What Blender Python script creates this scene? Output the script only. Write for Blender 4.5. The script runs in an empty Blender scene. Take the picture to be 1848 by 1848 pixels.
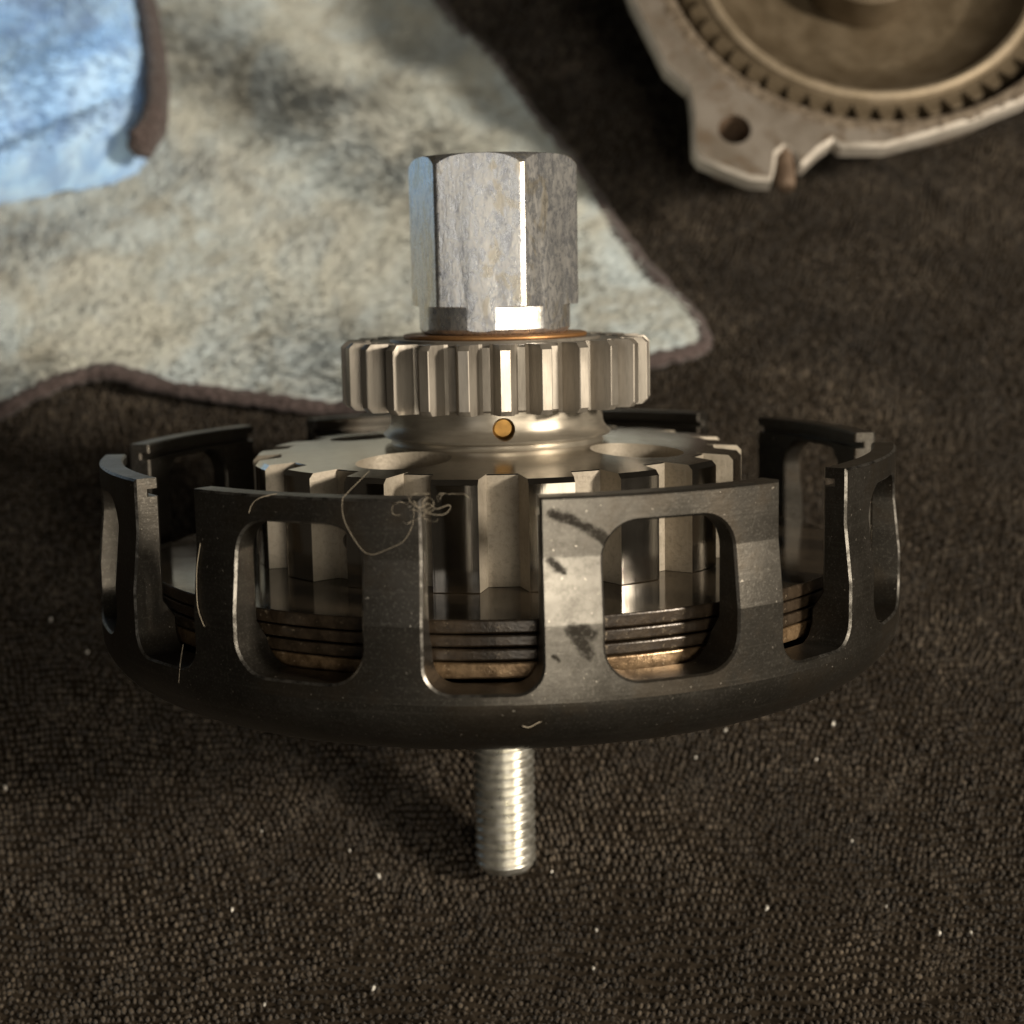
import bpy, bmesh, math, random
import numpy as np
from math import sin, cos, tan, pi, radians, atan, atan2, sqrt
from mathutils import Matrix, Vector, noise as mnoise

S = 0.001                      # everything below is written in millimetres
random.seed(7)
rng = np.random.default_rng(11)
sc = bpy.context.scene
col = sc.collection

# ------------------------------------------------------------------ frame of the leaning clutch
TILT = radians(36.0)           # it rests on the rod's tip and the back edge of the basket
LIFT = 1.0                     # pile height under the tip
T0 = 4.5 * sin(TILT) + LIFT
CLUTCH = Matrix.Translation((0, 0, T0 * S)) @ Matrix.Rotation(-TILT, 4, 'X')

# ------------------------------------------------------------------ camera
FPX = 2900.0
cam_d = bpy.data.cameras.new('camera')
cam = bpy.data.objects.new('camera', cam_d)
col.objects.link(cam)
sc.camera = cam
p = atan(444.0 / FPX)
roll = radians(1.15)
Rm = CLUTCH.to_3x3()
fwd = Rm @ Vector((0, cos(p), -sin(p)))
up0 = Rm @ Vector((0, sin(p), cos(p)))
ri0 = Vector((1, 0, 0))
ri = ri0 * cos(roll) - up0 * sin(roll)
up = up0 * cos(roll) + ri0 * sin(roll)
pos = CLUTCH @ (Vector((0, -300, 116.3)) * S)
M = Matrix.Identity(4)
for i in range(3):
    M[i][0], M[i][1], M[i][2], M[i][3] = ri[i], up[i], -fwd[i], pos[i]
cam.matrix_world = M
cam_d.sensor_width = 36.0
cam_d.lens = 36.0 * FPX / 1848.0
cam_d.shift_x = 24.0 / 1848.0
cam_d.clip_start = 0.01
cam_d.clip_end = 50.0
cam_d.dof.use_dof = True
cam_d.dof.focus_distance = 0.262
cam_d.dof.aperture_fstop = 18.0

# ------------------------------------------------------------------ room light
w = bpy.data.worlds.new('World')
sc.world = w
w.use_nodes = True
bg = w.node_tree.nodes['Background']
bg.inputs[0].default_value = (1.0, 0.86, 0.68, 1)
bg.inputs[1].default_value = 0.02

def area(name, az, el, dist, size, watts, color, target=(0, 0.06, 0.06), tall=None):
    """az: degrees right of the camera side, el: above the floor"""
    l = bpy.data.lights.new(name, 'AREA')
    l.shape = 'DISK'
    l.size = size
    if tall:
        l.shape = 'RECTANGLE'
        l.size_y = tall
    l.energy = watts
    l.color = color
    o = bpy.data.objects.new(name, l)
    col.objects.link(o)
    d = Vector((sin(radians(az)) * cos(radians(el)), -cos(radians(az)) * cos(radians(el)), sin(radians(el))))
    o.location = Vector(target) + d * dist
    o.rotation_euler = d.to_track_quat('Z', 'Y').to_euler()
    return o

area('key_lamp', 65, 32.0, 1.15, 0.15, 16.5, (1.0, 0.89, 0.74))
area('front_lamp', 13, 34.0, 1.0, 0.26, 2.4, (1.0, 0.9, 0.75))
area('shaded_lamp', 24, 31.0, 0.95, 0.62, 1.7, (1.0, 0.9, 0.74), tall=0.36)
area('room_fill', -25, 37.5, 1.7, 0.5, 0.8, (1.0, 0.96, 0.90))  # added soft fill standing in for the room, for the nut's reflections

sc.view_settings.view_transform = 'Standard'
sc.view_settings.look = 'None'
sc.view_settings.exposure = 0.0
sc.view_settings.gamma = 1.0
sc.view_settings.use_curve_mapping = False

# ------------------------------------------------------------------ materials
class NT:
    def __init__(s, name):
        s.m = bpy.data.materials.new(name)
        s.m.use_nodes = True
        s.t = s.m.node_tree
        s.b = s.t.nodes['Principled BSDF']
        s.tc = s.t.nodes.new('ShaderNodeTexCoord')
        s.obj = s.tc.outputs['Object']
    def link(s, a, b): s.t.links.new(a, b)
    def val(s, sock, v):
        if isinstance(v, bpy.types.NodeSocket): s.link(v, sock)
        else: sock.default_value = v
    def scale(s, v, xyz):
        n = s.t.nodes.new('ShaderNodeMapping')
        s.link(v, n.inputs['Vector'])
        n.inputs['Scale'].default_value = xyz
        return n.outputs[0]
    def noise(s, scale, detail=3, rough=.55, vec=None, dist=0.0):
        n = s.t.nodes.new('ShaderNodeTexNoise')
        s.link(vec or s.obj, n.inputs['Vector'])
        n.inputs['Scale'].default_value = scale
        n.inputs['Detail'].default_value = detail
        n.inputs['Roughness'].default_value = rough
        n.inputs['Distortion'].default_value = dist
        return n.outputs[0]
    def voro(s, scale, feature='F1', vec=None):
        n = s.t.nodes.new('ShaderNodeTexVoronoi')
        n.feature = feature
        s.link(vec or s.obj, n.inputs['Vector'])
        n.inputs['Scale'].default_value = scale
        return n.outputs['Distance']
    def ramp(s, f, a, b, lo=0.0, hi=1.0):
        n = s.t.nodes.new('ShaderNodeMapRange')
        n.interpolation_type = 'SMOOTHSTEP'
        s.link(f, n.inputs['Value'])
        n.inputs['From Min'].default_value = a
        n.inputs['From Max'].default_value = b
        n.inputs['To Min'].default_value = lo
        n.inputs['To Max'].default_value = hi
        return n.outputs[0]
    def math(s, op, a, b=0.0, c=0.0):
        n = s.t.nodes.new('ShaderNodeMath')
        n.operation = op
        for i, v in enumerate((a, b, c)): s.val(n.inputs[i], v)
        return n.outputs[0]
    def mix(s, f, a, b):
        n = s.t.nodes.new('ShaderNodeMix')
        n.data_type = 'RGBA'
        s.val(n.inputs[0], f)
        s.val(n.inputs[6], a if isinstance(a, bpy.types.NodeSocket) else (*a, 1))
        s.val(n.inputs[7], b if isinstance(b, bpy.types.NodeSocket) else (*b, 1))
        return n.outputs[2]
    def bump(s, h, strength, dist):
        n = s.t.nodes.new('ShaderNodeBump')
        n.inputs['Strength'].default_value = strength
        n.inputs['Distance'].default_value = dist
        s.link(h, n.inputs['Height'])
        s.link(n.outputs[0], s.b.inputs['Normal'])
    def set(s, color=None, rough=None, metal=None, **k):
        if color is not None: s.val(s.b.inputs['Base Color'], color if isinstance(color, bpy.types.NodeSocket) else (*color, 1))
        if rough is not None: s.val(s.b.inputs['Roughness'], rough)
        if metal is not None: s.val(s.b.inputs['Metallic'], metal)
        for a, v in k.items(): s.val(s.b.inputs[a.replace('_', ' ')], v)
        return s.m
    def xyz(s):
        n = s.t.nodes.new('ShaderNodeSeparateXYZ')
        s.link(s.obj, n.inputs[0])
        return n.outputs
    def segment(s, px, pz, a, b):
        """distance from (px, pz) to the segment a-b, in metres"""
        ax, az = a[0] * S, a[1] * S
        dx, dz = (b[0] - a[0]) * S, (b[1] - a[1]) * S
        L = dx * dx + dz * dz
        qx = s.math('SUBTRACT', px, ax)
        qz = s.math('SUBTRACT', pz, az)
        h = s.math('DIVIDE', s.math('ADD', s.math('MULTIPLY', qx, dx), s.math('MULTIPLY', qz, dz)), L)
        h = s.math('MINIMUM', s.math('MAXIMUM', h, 0.0), 1.0)
        ex = s.math('SUBTRACT', qx, s.math('MULTIPLY', h, dx))
        ez = s.math('SUBTRACT', qz, s.math('MULTIPLY', h, dz))
        return s.math('SQRT', s.math('ADD', s.math('MULTIPLY', ex, ex), s.math('MULTIPLY', ez, ez)))

def mat_basket(name, smear=False):
    n = NT(name)
    big = n.noise(90, 4, .6)
    fine = n.noise(900, 3, .7)
    c = n.mix(n.ramp(big, .35, .7), (.050, .045, .037), (.072, .065, .055))
    c = n.mix(n.ramp(fine, .50, .66, 0, .6), c, (.045, .039, .03))
    c = n.mix(n.ramp(n.noise(2300, 3, .7), .53, .66, 0, .5), c, (.15, .138, .116))
    turn = n.noise(1, 3, .7, n.scale(n.obj, (25, 25, 1800)))
    c = n.mix(n.ramp(turn, .5, .72, 0, .28), c, (.12, .11, .093))
    c = n.mix(n.ramp(n.noise(45, 5, .7), .52, .64, 0, .5), c, (.045, .033, .02))
    speck = n.ramp(n.noise(1500, 2, .5), .71, .77)
    rough = n.ramp(big, .3, .75, .33, .42)
    metal = .85
    if smear:
        x, y, z = n.xyz()
        z = n.math('ADD', z, .042)
        wear_highlight = n.ramp(n.noise(330, 6, .75), .30, .60, .35, 1.0)
        wear_highlight = n.math('MULTIPLY', wear_highlight, n.ramp(n.math('ADD', z, n.math('MULTIPLY', n.noise(300, 5, .7), .006)), .0555, .0605))
        zj = n.math('ADD', z, n.math('MULTIPLY', n.math('SUBTRACT', n.noise(500, 4, .7), .5), .0012))
        band = n.math('MULTIPLY', n.ramp(zj, .0643, .0651), n.ramp(zj, .0743, .0749, 1, 0))
        wear_highlight = n.math('MULTIPLY', wear_highlight, n.math('ADD', n.math('MULTIPLY', band, .6), .4))  # cone band lightened: polished wear plus a highlight put into the colour
        wear_highlight = n.math('MULTIPLY', wear_highlight, n.ramp(x, .002, -.010, .12, 1.0))  # painted falloff of the highlight towards the right
        wear_highlight = n.math('MULTIPLY', wear_highlight, n.ramp(x, -.0245, -.0205))
        c = n.mix(n.math('MULTIPLY', wear_highlight, .8), c, (.235, .22, .192))
        jx = n.math('ADD', x, n.math('MULTIPLY', n.math('SUBTRACT', n.noise(700, 4, .7), .5), .0022))
        jz = n.math('ADD', z, n.math('MULTIPLY', n.math('SUBTRACT', n.noise(760, 4, .7), .5), .0022))
        def st(a, b, wd):
            d = n.segment(jx, jz, a, b)
            return n.ramp(d, wd * S * .3, wd * S * 1.05, 1, 0)
        m = st((-18.0, 81.0), (-15.4, 80.2), 1.0)
        for a, b, wd in (((-15.4, 80.2), (-12.4, 78.4), 1.05), ((-12.4, 78.4), (-9.4, 75.9), 1.15), ((-18.4, 74.0), (-16.6, 72.6), .8), ((-15.6, 64.0), (-13.4, 60.4), 1.5), ((-14.6, 64.2), (-13.0, 63.2), 1.2), ((-18.6, 60.3), (-17.8, 59.8), .5)):
            m = n.math('MAXIMUM', m, st(a, b, wd))
        m = n.math('MULTIPLY', m, n.ramp(n.noise(1300, 4, .75), .34, .52, .55, 1.0))
        c = n.mix(n.math('MULTIPLY', m, .92), c, (.016, .013, .009))
        rough = n.math('ADD', rough, n.math('MULTIPLY', m, .2))
    c = n.mix(speck, c, (.42, .38, .32))
    n.bump(n.math('ADD', fine, n.math('MULTIPLY', turn, .4)), .14, .0002)
    return n.set(c, rough, metal)

def mat_steel(name, c0, c1, rough, metal, fine=700, bump=.15, streak=None, aniso=0):
    n = NT(name)
    a = n.noise(120, 4, .6)
    b = n.noise(fine, 3, .65, n.scale(n.obj, streak) if streak else None)
    c = n.mix(n.ramp(a, .3, .7), c0, c1)
    c = n.mix(n.ramp(b, .45, .75, 0, .45), c, tuple(v * .55 for v in c0))
    n.bump(b, bump, .0002)
    return n.set(c, n.ramp(a, .3, .7, rough * .85, rough * 1.2), metal)

M_basket = mat_basket('black_oxide_steel')
M_basket_smear = mat_basket('black_oxide_steel_scuff_highlight', True)
n = NT('worn_edge')
a = n.noise(420, 5, .75)
M_edge = n.set(n.mix(n.ramp(a, .38, .60), (.06, .055, .047), (.24, .225, .2)), .4, .95)
M_hub = mat_steel('machined_steel', (.52, .48, .42), (.60, .56, .50), .19, 1.0, 500, .03)
M_cast = mat_steel('sandblasted_steel', (.30, .26, .20), (.40, .35, .28), .55, .35, 1400, .35)
M_gear = mat_steel('ground_gear_steel', (.24, .212, .175), (.32, .288, .242), .42, .55, 1100, .2, (1, 1, .12))
M_collar = mat_steel('collar_steel', (.34, .30, .24), (.43, .385, .31), .33, .7, 600, .1, (.2, .2, 2))
M_bronze = mat_steel('bronze', (.42, .22, .085), (.33, .16, .06), .45, .7, 900, .15)
M_brass = mat_steel('brass', (.36, .20, .05), (.26, .135, .03), .4, .7, 800, .2)
M_gear_tip = mat_steel('gear_tip_steel', (.36, .32, .265), (.45, .405, .34), .30, .8, 1100, .1, (1, 1, .12))
M_tip = mat_steel('polished_land', (.60, .55, .47), (.68, .62, .54), .12, 1.0, 700, .06, (1, 1, .1))

# zinc plated nut: bright, mottled by wear
n = NT('worn_zinc')
v = n.scale(n.obj, (1, 1, .5))
big = n.noise(260, 4, .6, v, .6)
mid = n.noise(1000, 4, .7, v, .8)
scr = n.noise(1900, 2, .6, n.scale(n.obj, (1, 1, .22)))
f = n.math('ADD', n.math('MULTIPLY', big, .25), n.math('MULTIPLY', mid, .75))
c = n.mix(n.ramp(f, .43, .58), (.66, .67, .68), (.84, .82, .78))
c = n.mix(n.ramp(n.noise(420, 5, .7, v, 1.2), .53, .59, 0, .5), c, (.40, .41, .45))
c = n.mix(n.ramp(scr, .63, .70), c, (.97, .95, .90))
c = n.mix(n.ramp(n.noise(170, 4, .65, v, .8), .54, .62, 0, .6), c, (.66, .58, .43))
n.bump(n.math('ADD', mid, n.math('MULTIPLY', scr, .8)), .22, .0002)
M_zinc = n.set(c, n.ramp(f, .42, .58, .26, .33), .9)

n = NT('zinc_rod')
a = n.noise(400, 4, .65)
M_rod = n.set(n.mix(n.ramp(a, .35, .65), (.60, .58, .50), (.78, .76, .69)), n.ramp(a, .3, .7, .26, .42), .9)

def mat_plate(name, c0, c1, fleck, rough, metal=.25):
    n = NT(name)
    v = n.obj
    a = n.noise(420, 5, .7, v)
    b = n.noise(900, 3, .7, v)
    c = n.mix(n.ramp(a, .35, .65), c0, c1)
    c = n.mix(n.ramp(b, .60, .74, 0, .8), c, fleck)
    n.bump(b, .35, .0002)
    return n.set(c, rough, metal)
M_friction = mat_plate('oily_friction_lining', (.022, .015, .009), (.05, .035, .022), (.24, .19, .13), .30)
M_copper_plate = mat_plate('rusty_steel_plate', (.12, .075, .038), (.30, .20, .11), (.62, .48, .32), .3, .6)
n = NT('oil_wet_plate')
a = n.noise(150, 3, .6)
M_oily = n.set(n.mix(n.ramp(a, .35, .7), (.03, .023, .015), (.05, .038, .025)), n.ramp(a, .3, .7, .07, .14), .0, Specular_IOR_Level=.25)

# cast housing
n = NT('cast_aluminium')
a = n.noise(60, 4, .6)
b = n.noise(420, 4, .7)
c = n.mix(n.ramp(a, .35, .68), (.30, .265, .225), (.185, .155, .12))
c = n.mix(n.ramp(n.noise(110, 5, .75), .50, .62, 0, .8), c, (.17, .125, .085))
n.bump(b, .4, .0006)
M_alu = n.set(c, .5, .35)
M_alu_edge = mat_steel('bright_cast_edge', (.50, .45, .385), (.60, .55, .48), .5, .3, 500, .2)
M_case_gear = mat_steel('old_gear_steel', (.115, .086, .052), (.165, .128, .082), .5, .4, 500, .2)
M_case_ring = mat_steel('turned_gear_rim', (.30, .24, .16), (.38, .31, .22), .6, .4, 500, .15)
n = NT('rust_and_bore_shade')  # rust on the dowel; painted shade inside the bolt hole
a = n.noise(300, 4, .7)
M_rust_shade = n.set(n.mix(n.ramp(a, .4, .65), (.10, .065, .04), (.18, .125, .085)), .7, .1)

n = NT('gasket_residue')
M_residue = n.set(n.mix(n.ramp(n.noise(400, 4, .7), .4, .6), (.10, .075, .05), (.20, .16, .115)), .7, 0)

# fabrics
n = NT('brown_carpet_backing')
M_carpet = n.set(n.mix(n.ramp(n.noise(500, 3), .4, .6), (.012, .009, .006), (.03, .023, .016)), .95, 0, Specular_IOR_Level=.05)
n = NT('brown_loop_pile')
at = n.t.nodes.new('ShaderNodeAttribute')
at.attribute_name = 'tone'
a = n.noise(2600, 2, .6)
big = n.noise(28, 4, .6)
c = n.mix(at.outputs['Fac'], (.016, .012, .008), (.145, .114, .081))
c = n.mix(n.ramp(big, .38, .62, 0, .6), c, (.018, .0135, .009))
c = n.mix(n.ramp(a, .5, .75, 0, .5), c, (.022, .016, .01))
M_pile = n.set(c, .9, 0, Specular_IOR_Level=.12, Sheen_Weight=.25, Sheen_Roughness=.5)

def mat_towel(name, base, dark, cool, stain):
    n = NT(name)
    at = n.t.nodes.new('ShaderNodeAttribute')
    at.attribute_name = 'tone'
    v = n.scale(n.obj, (1.3, .8, 1))
    a = n.noise(24, 5, .65, v, .8)
    b = n.noise(60, 4, .65, v, 1.0)
    d = n.noise(33, 5, .7, n.scale(n.obj, (1.0, 1.0, 1.0)), 1.2)
    c = n.mix(n.ramp(a, .38, .62), base, cool)
    c = n.mix(n.ramp(b, .48, .66, 0, .75), c, dark)
    c = n.mix(n.ramp(d, .52, .66, 0, .8), c, stain)
    c = n.mix(n.math('MULTIPLY', at.outputs['Fac'], .38), c, tuple(x * .5 for x in dark))
    return n.set(c, .95, 0, Specular_IOR_Level=.08, Sheen_Weight=.2)
M_beige = mat_towel('stained_beige_microfibre', (.55, .555, .495), (.43, .445, .405), (.51, .57, .58), (.37, .36, .305))
M_blue = mat_towel('pale_blue_microfibre', (.40, .66, 1.0), (.26, .43, .74), (.54, .76, 1.0), (.30, .45, .70))
n = NT('brown_overlock_hem')
a = n.noise(700, 3, .7)
M_hem = n.set(n.mix(n.ramp(a, .35, .65), (.055, .042, .039), (.13, .10, .094)), .95, 0, Specular_IOR_Level=.05, Sheen_Weight=.2)
n.bump(a, .8, .0008)
n = NT('pale_lint'); M_lint = n.set((.40, .34, .25), .7, 0)
n = NT('bright_swarf'); M_swarf = n.set(n.mix(n.ramp(n.noise(800, 2), .4, .6), (.75, .70, .60), (.9, .86, .78)), .35, .3)

# ------------------------------------------------------------------ mesh helpers
def link_mesh(name, me, mats, parent=None, loc=None, rotz=0.0):
    o = bpy.data.objects.new(name, me)
    col.objects.link(o)
    if mats is not None and not me.materials:
        for m in (mats if isinstance(mats, (list, tuple)) else [mats]): me.materials.append(m)
    if parent is not None: o.parent = parent
    if loc: o.location = Vector(loc) * S
    if rotz: o.rotation_euler = (0, 0, rotz)
    return o

def finish(bm, angle=30.0, name='m'):
    bmesh.ops.recalc_face_normals(bm, faces=bm.faces)
    me = bpy.data.meshes.new(name)
    bm.to_mesh(me)
    bm.free()
    me.shade_smooth()
    me.set_sharp_from_angle(angle=radians(angle))
    return me

def pydata(verts, faces, angle=30.0, name='m'):
    bm = bmesh.new()
    vs = [bm.verts.new(Vector(v) * S) for v in verts]
    for f in faces:
        try: bm.faces.new([vs[i] for i in f])
        except ValueError: pass
    return finish(bm, angle, name)

def revolve(profile, seg=160, closed=True, angle=30.0, mats=None):
    """profile: (r, z) going round; mats: material index for each profile edge"""
    bm = bmesh.new()
    rings = []
    for r, z in profile:
        if r < 1e-6: rings.append([bm.verts.new((0, 0, z * S))])
        else: rings.append([bm.verts.new((r * S * sin(2 * pi * i / seg), -r * S * cos(2 * pi * i / seg), z * S)) for i in range(seg)])
    N = len(profile)
    for k in range(N if closed else N - 1):
        a, b = rings[k], rings[(k + 1) % N]
        if len(a) == 1 and len(b) == 1: continue
        for i in range(seg):
            j = (i + 1) % seg
            if len(a) == 1: f = bm.faces.new((a[0], b[i], b[j]))
            elif len(b) == 1: f = bm.faces.new((a[i], b[0], a[j]))
            else: f = bm.faces.new((a[i], b[i], b[j], a[j]))
            if mats: f.material_index = mats[k]
    return finish(bm, angle)

def boolean(me, others, op='DIFFERENCE', angle=30.0):
    """bake a boolean of mesh data into new mesh data"""
    a = bpy.data.objects.new('tmp', me)
    col.objects.link(a)
    tmp = [a]
    for q in others:
        b = bpy.data.objects.new('tmp_cut', q)
        col.objects.link(b)
        tmp.append(b)
        md = a.modifiers.new('b', 'BOOLEAN')
        md.object = b
        md.operation = op
        md.solver = 'EXACT'
    dg = bpy.context.evaluated_depsgraph_get()
    out = bpy.data.meshes.new_from_object(a.evaluated_get(dg))
    for o in tmp: bpy.data.objects.remove(o)
    out.shade_smooth()
    out.set_sharp_from_angle(angle=radians(angle))
    return out

def cylinder(r, z0, z1, at=(0, 0), seg=48):
    me = revolve([(0, z0), (r, z0), (r, z1), (0, z1)], seg, False)
    me.transform(Matrix.Translation((at[0] * S, at[1] * S, 0)))
    return me

def tag(o, label, cat, group=None):
    o['label'] = label
    o['category'] = cat
    if group: o['group'] = group
    return o

def thing(name, label, cat, matrix, group=None):
    o = bpy.data.objects.new(name, None)
    o.empty_display_size = .01
    col.objects.link(o)
    o.matrix_world = matrix
    return tag(o, label, cat, group)

def on_axis(z, rot=0.0):
    return CLUTCH @ Matrix.Translation((0, 0, z * S)) @ Matrix.Rotation(radians(rot), 4, 'Z')

def tube(points, radii, seg=6, closed=False, flat=1.0):
    pts = [Vector(q) for q in points]
    bm = bmesh.new()
    rings = []
    N = len(pts)
    for i in range(N):
        d = (pts[min(i + 1, N - 1)] - pts[max(i - 1, 0)]).normalized()
        u = d.cross(Vector((0, 0, 1)))
        if u.length < 1e-4: u = Vector((1, 0, 0))
        u.normalize()
        v = d.cross(u)
        r = radii[i] if isinstance(radii, (list, tuple)) else radii
        rings.append([bm.verts.new((pts[i] + u * r * cos(2 * pi * k / seg) + v * r * flat * sin(2 * pi * k / seg)) * S) for k in range(seg)])
    for a, b in zip(rings, rings[1:]):
        for k in range(seg): bm.faces.new((a[k], a[(k + 1) % seg], b[(k + 1) % seg], b[k]))
    bm.faces.new(rings[0]); bm.faces.new(rings[-1])
    return finish(bm, 60)

def spline(pts, n=8):
    out = []
    P = [Vector(q) for q in pts]
    P = [P[0] * 2 - P[1]] + P + [P[-1] * 2 - P[-2]]
    for i in range(1, len(P) - 2):
        a, b, c, d = P[i - 1:i + 3]
        for k in range(n):
            t = k / n
            out.append(.5 * ((2 * b) + (c - a) * t + (2 * a - 5 * b + 4 * c - d) * t * t + (3 * b - a - 3 * c + d) * t ** 3))
    out.append(P[-2])
    return out

# ------------------------------------------------------------------ carpet
def height(x, y):
    """slow waves of the carpet, millimetres"""
    return .8 * mnoise.noise(Vector((x * .018, y * .018, 3.1)))

X0, X1, Y0, Y1 = -330, 360, -140, 620
verts, faces = [], []
nx, ny = 70, 76
for j in range(ny + 1):
    for i in range(nx + 1):
        x = X0 + (X1 - X0) * i / nx
        y = Y0 + (Y1 - Y0) * j / ny
        verts.append((x, y, height(x, y) - .3))
for j in range(ny):
    for i in range(nx):
        a = j * (nx + 1) + i
        faces.append((a, a + 1, a + nx + 2, a + nx + 1))
carpet = link_mesh('carpet', pydata(verts, faces), M_carpet)
carpet['kind'] = 'structure'

def fast_mesh(name, V, F, tone):
    me = bpy.data.meshes.new(name)
    me.vertices.add(len(V))
    me.vertices.foreach_set('co', (V * S).astype(np.float32).ravel())
    k = F.shape[1]
    me.loops.add(F.size)
    me.loops.foreach_set('vertex_index', F.astype(np.int32).ravel())
    me.polygons.add(len(F))
    me.polygons.foreach_set('loop_start', np.arange(0, F.size, k, dtype=np.int32))
    me.update(calc_edges=True)
    at = me.attributes.new('tone', 'FLOAT', 'POINT')
    at.data.foreach_set('value', tone.astype(np.float32))
    me.shade_smooth()
    return me

def wavy(x, y):
    """numpy twin of slow noise: sum of sines"""
    return (np.sin(x * .031 + 1.3 * np.sin(y * .023)) + np.sin(y * .041 + 1.1 * np.sin(x * .027 + 2)) + np.sin((x + y) * .067 + 4)) / 3

hz = np.vectorize(height)

def pile(x0, x1, y0, y1, px, py, r, h, keep=None):
    """rows of yarn loops: each a small slanted dome, with three stray fibres"""
    gx = np.arange(x0, x1, px)
    gy = np.arange(y0, y1, py)
    X, Y = np.meshgrid(gx, gy)
    X = X + (np.arange(len(gy)) % 2)[:, None] * px * .5
    X, Y = X.ravel(), Y.ravel()
    # rows wander a little; here and there they part
    w1, w2 = wavy(X, Y), wavy(Y + 300, X - 100)
    w3 = np.sin(X * .21 + 2.0 * np.sin(Y * .13)) * np.sin(Y * .17 + 1.7 * np.sin(X * .11 + 1))
    X = X + 2.6 * w1 + .9 * w3 + rng.normal(0, px * .13, X.size)
    Y = Y + 3.2 * w2 + .7 * np.roll(w3, 7) + rng.normal(0, py * .10, X.size)
    if keep is not None:
        m = keep(X, Y)
        X, Y = X[m], Y[m]
    n = X.size
    Z = hz(X, Y)
    sz = rng.uniform(.6, 1.35, n)
    hh = h * rng.uniform(.45, 1.3, n) * (1 + .45 * wavy(X * 2.2, Y * 2.2))
    la = .9 * wavy(X * .6 + 40, Y * .6) * pi + rng.normal(0, .7, n)
    lx, ly = np.cos(la) * .16 * h, np.sin(la) * .16 * h
    rot = rng.uniform(0, 2 * pi, n)
    K = 6
    lv = [(1.0, -.15), (1.0, .5), (.62, .88)]
    V = np.zeros((n, 3 * K + 1, 3))
    for q, (rr, zz) in enumerate(lv):
        for k in range(K):
            a = rot + 2 * pi * k / K
            jit = rng.uniform(.8, 1.2, n)
            V[:, q * K + k, 0] = X + r * sz * rr * jit * np.cos(a) + lx * zz
            V[:, q * K + k, 1] = Y + r * sz * rr * jit * np.sin(a) + ly * zz
            V[:, q * K + k, 2] = Z + hh * zz
    V[:, -1, 0] = X + lx; V[:, -1, 1] = Y + ly; V[:, -1, 2] = Z + hh
    F = []
    for q in range(2):
        for k in range(K):
            a, b = q * K + k, q * K + (k + 1) % K
            F += [(a, b, b + K), (a, b + K, a + K)]
    for k in range(K): F.append((2 * K + k, 2 * K + (k + 1) % K, 3 * K))
    F = np.array(F)
    FF = (F[None] + (np.arange(n) * (3 * K + 1))[:, None, None]).reshape(-1, 3)
    tone = np.clip(rng.beta(2.0, 3.0, n) + .28 * wavy(X * 3.1, Y * 3.1) * wavy(X * 1.3 + 50, Y * 1.3) + .12 * wavy(X * 1.5, Y * 1.5), 0, 1)
    T = np.repeat(tone[:, None], 3 * K + 1, 1)
    V = V.reshape(-1, 3); T = T.ravel()
    # stray fibres
    m = int(n * .9)
    idx = rng.integers(0, n, m * 3)
    patch = wavy(X[idx] * 2.6 + 90, Y[idx] * 2.6) > .28
    idx = idx[patch | (rng.uniform(0, 1, m * 3) < .30)]
    m = idx.size
    a = rng.uniform(0, 2 * pi, m)
    L = rng.uniform(.5, 2.0, m)
    b0 = np.stack([X[idx] + rng.normal(0, r, m), Y[idx] + rng.normal(0, r, m), Z[idx] + hh[idx] * .7], 1)
    dirv = np.stack([np.cos(a), np.sin(a), rng.uniform(.1, .9, m)], 1)
    side = np.stack([-np.sin(a), np.cos(a), np.zeros(m)], 1) * (.055 * r / .45)
    f = np.stack([b0 - side, b0 + side, b0 + dirv * L[:, None]], 1)
    base = len(V)
    V = np.concatenate([V, f.reshape(-1, 3)])
    FF = np.concatenate([FF, base + np.arange(3 * m).reshape(-1, 3)])
    T = np.concatenate([T, np.repeat(rng.uniform(.4, 1.0, m), 3)])
    return V, FF, T

def not_under_towel(X, Y):
    inside = (Y > 165) & (X < 25 - (Y - 250) * .38) & (X < 45)
    return ~inside
A = pile(-170, 175, -95, 130, 1.27, 1.62, .37, .85)
B = pile(-240, 260, 130, 300, 1.45, 1.85, .45, 1.0, not_under_towel)
C = pile(-60, 300, 300, 520, 2.2, 2.7, .78, 1.3, not_under_towel)
Vs, Fs, Ts, off = [], [], [], 0
for V, F_, T in (A, B, C):
    Vs.append(V); Fs.append(F_ + off); Ts.append(T); off += len(V)
pl = link_mesh('pile', fast_mesh('pile', np.concatenate(Vs), np.concatenate(Fs), np.concatenate(Ts)), M_pile, carpet)
pl['kind'] = 'stuff'

# ------------------------------------------------------------------ clutch basket
Z_SEAM, Z_SLOT, Z_RIM = 53.2, 54.8, 83.4
Z_C0, Z_C1 = 64.8, 74.5                 # the cone band on the outside of the fingers
def Ro(z):
    if z >= Z_C1: return 72.6
    if z >= Z_C0: return 72.6 + (Z_C1 - z) / (Z_C1 - Z_C0) * 1.1
    return 73.7
def Ri(z):
    if 80.35 <= z <= 81.65: return 70.2       # snap ring groove
    if z >= 63.0: return 68.5
    if z >= 60.0: return 68.5 - (63.0 - z) / 3 * 2.0
    return 66.5
basket = thing('clutch_basket', 'black steel clutch basket with windowed fingers, leaning on the carpet', 'clutch basket', on_axis(42.0, -2.1))
ZB = 42.0

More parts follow.
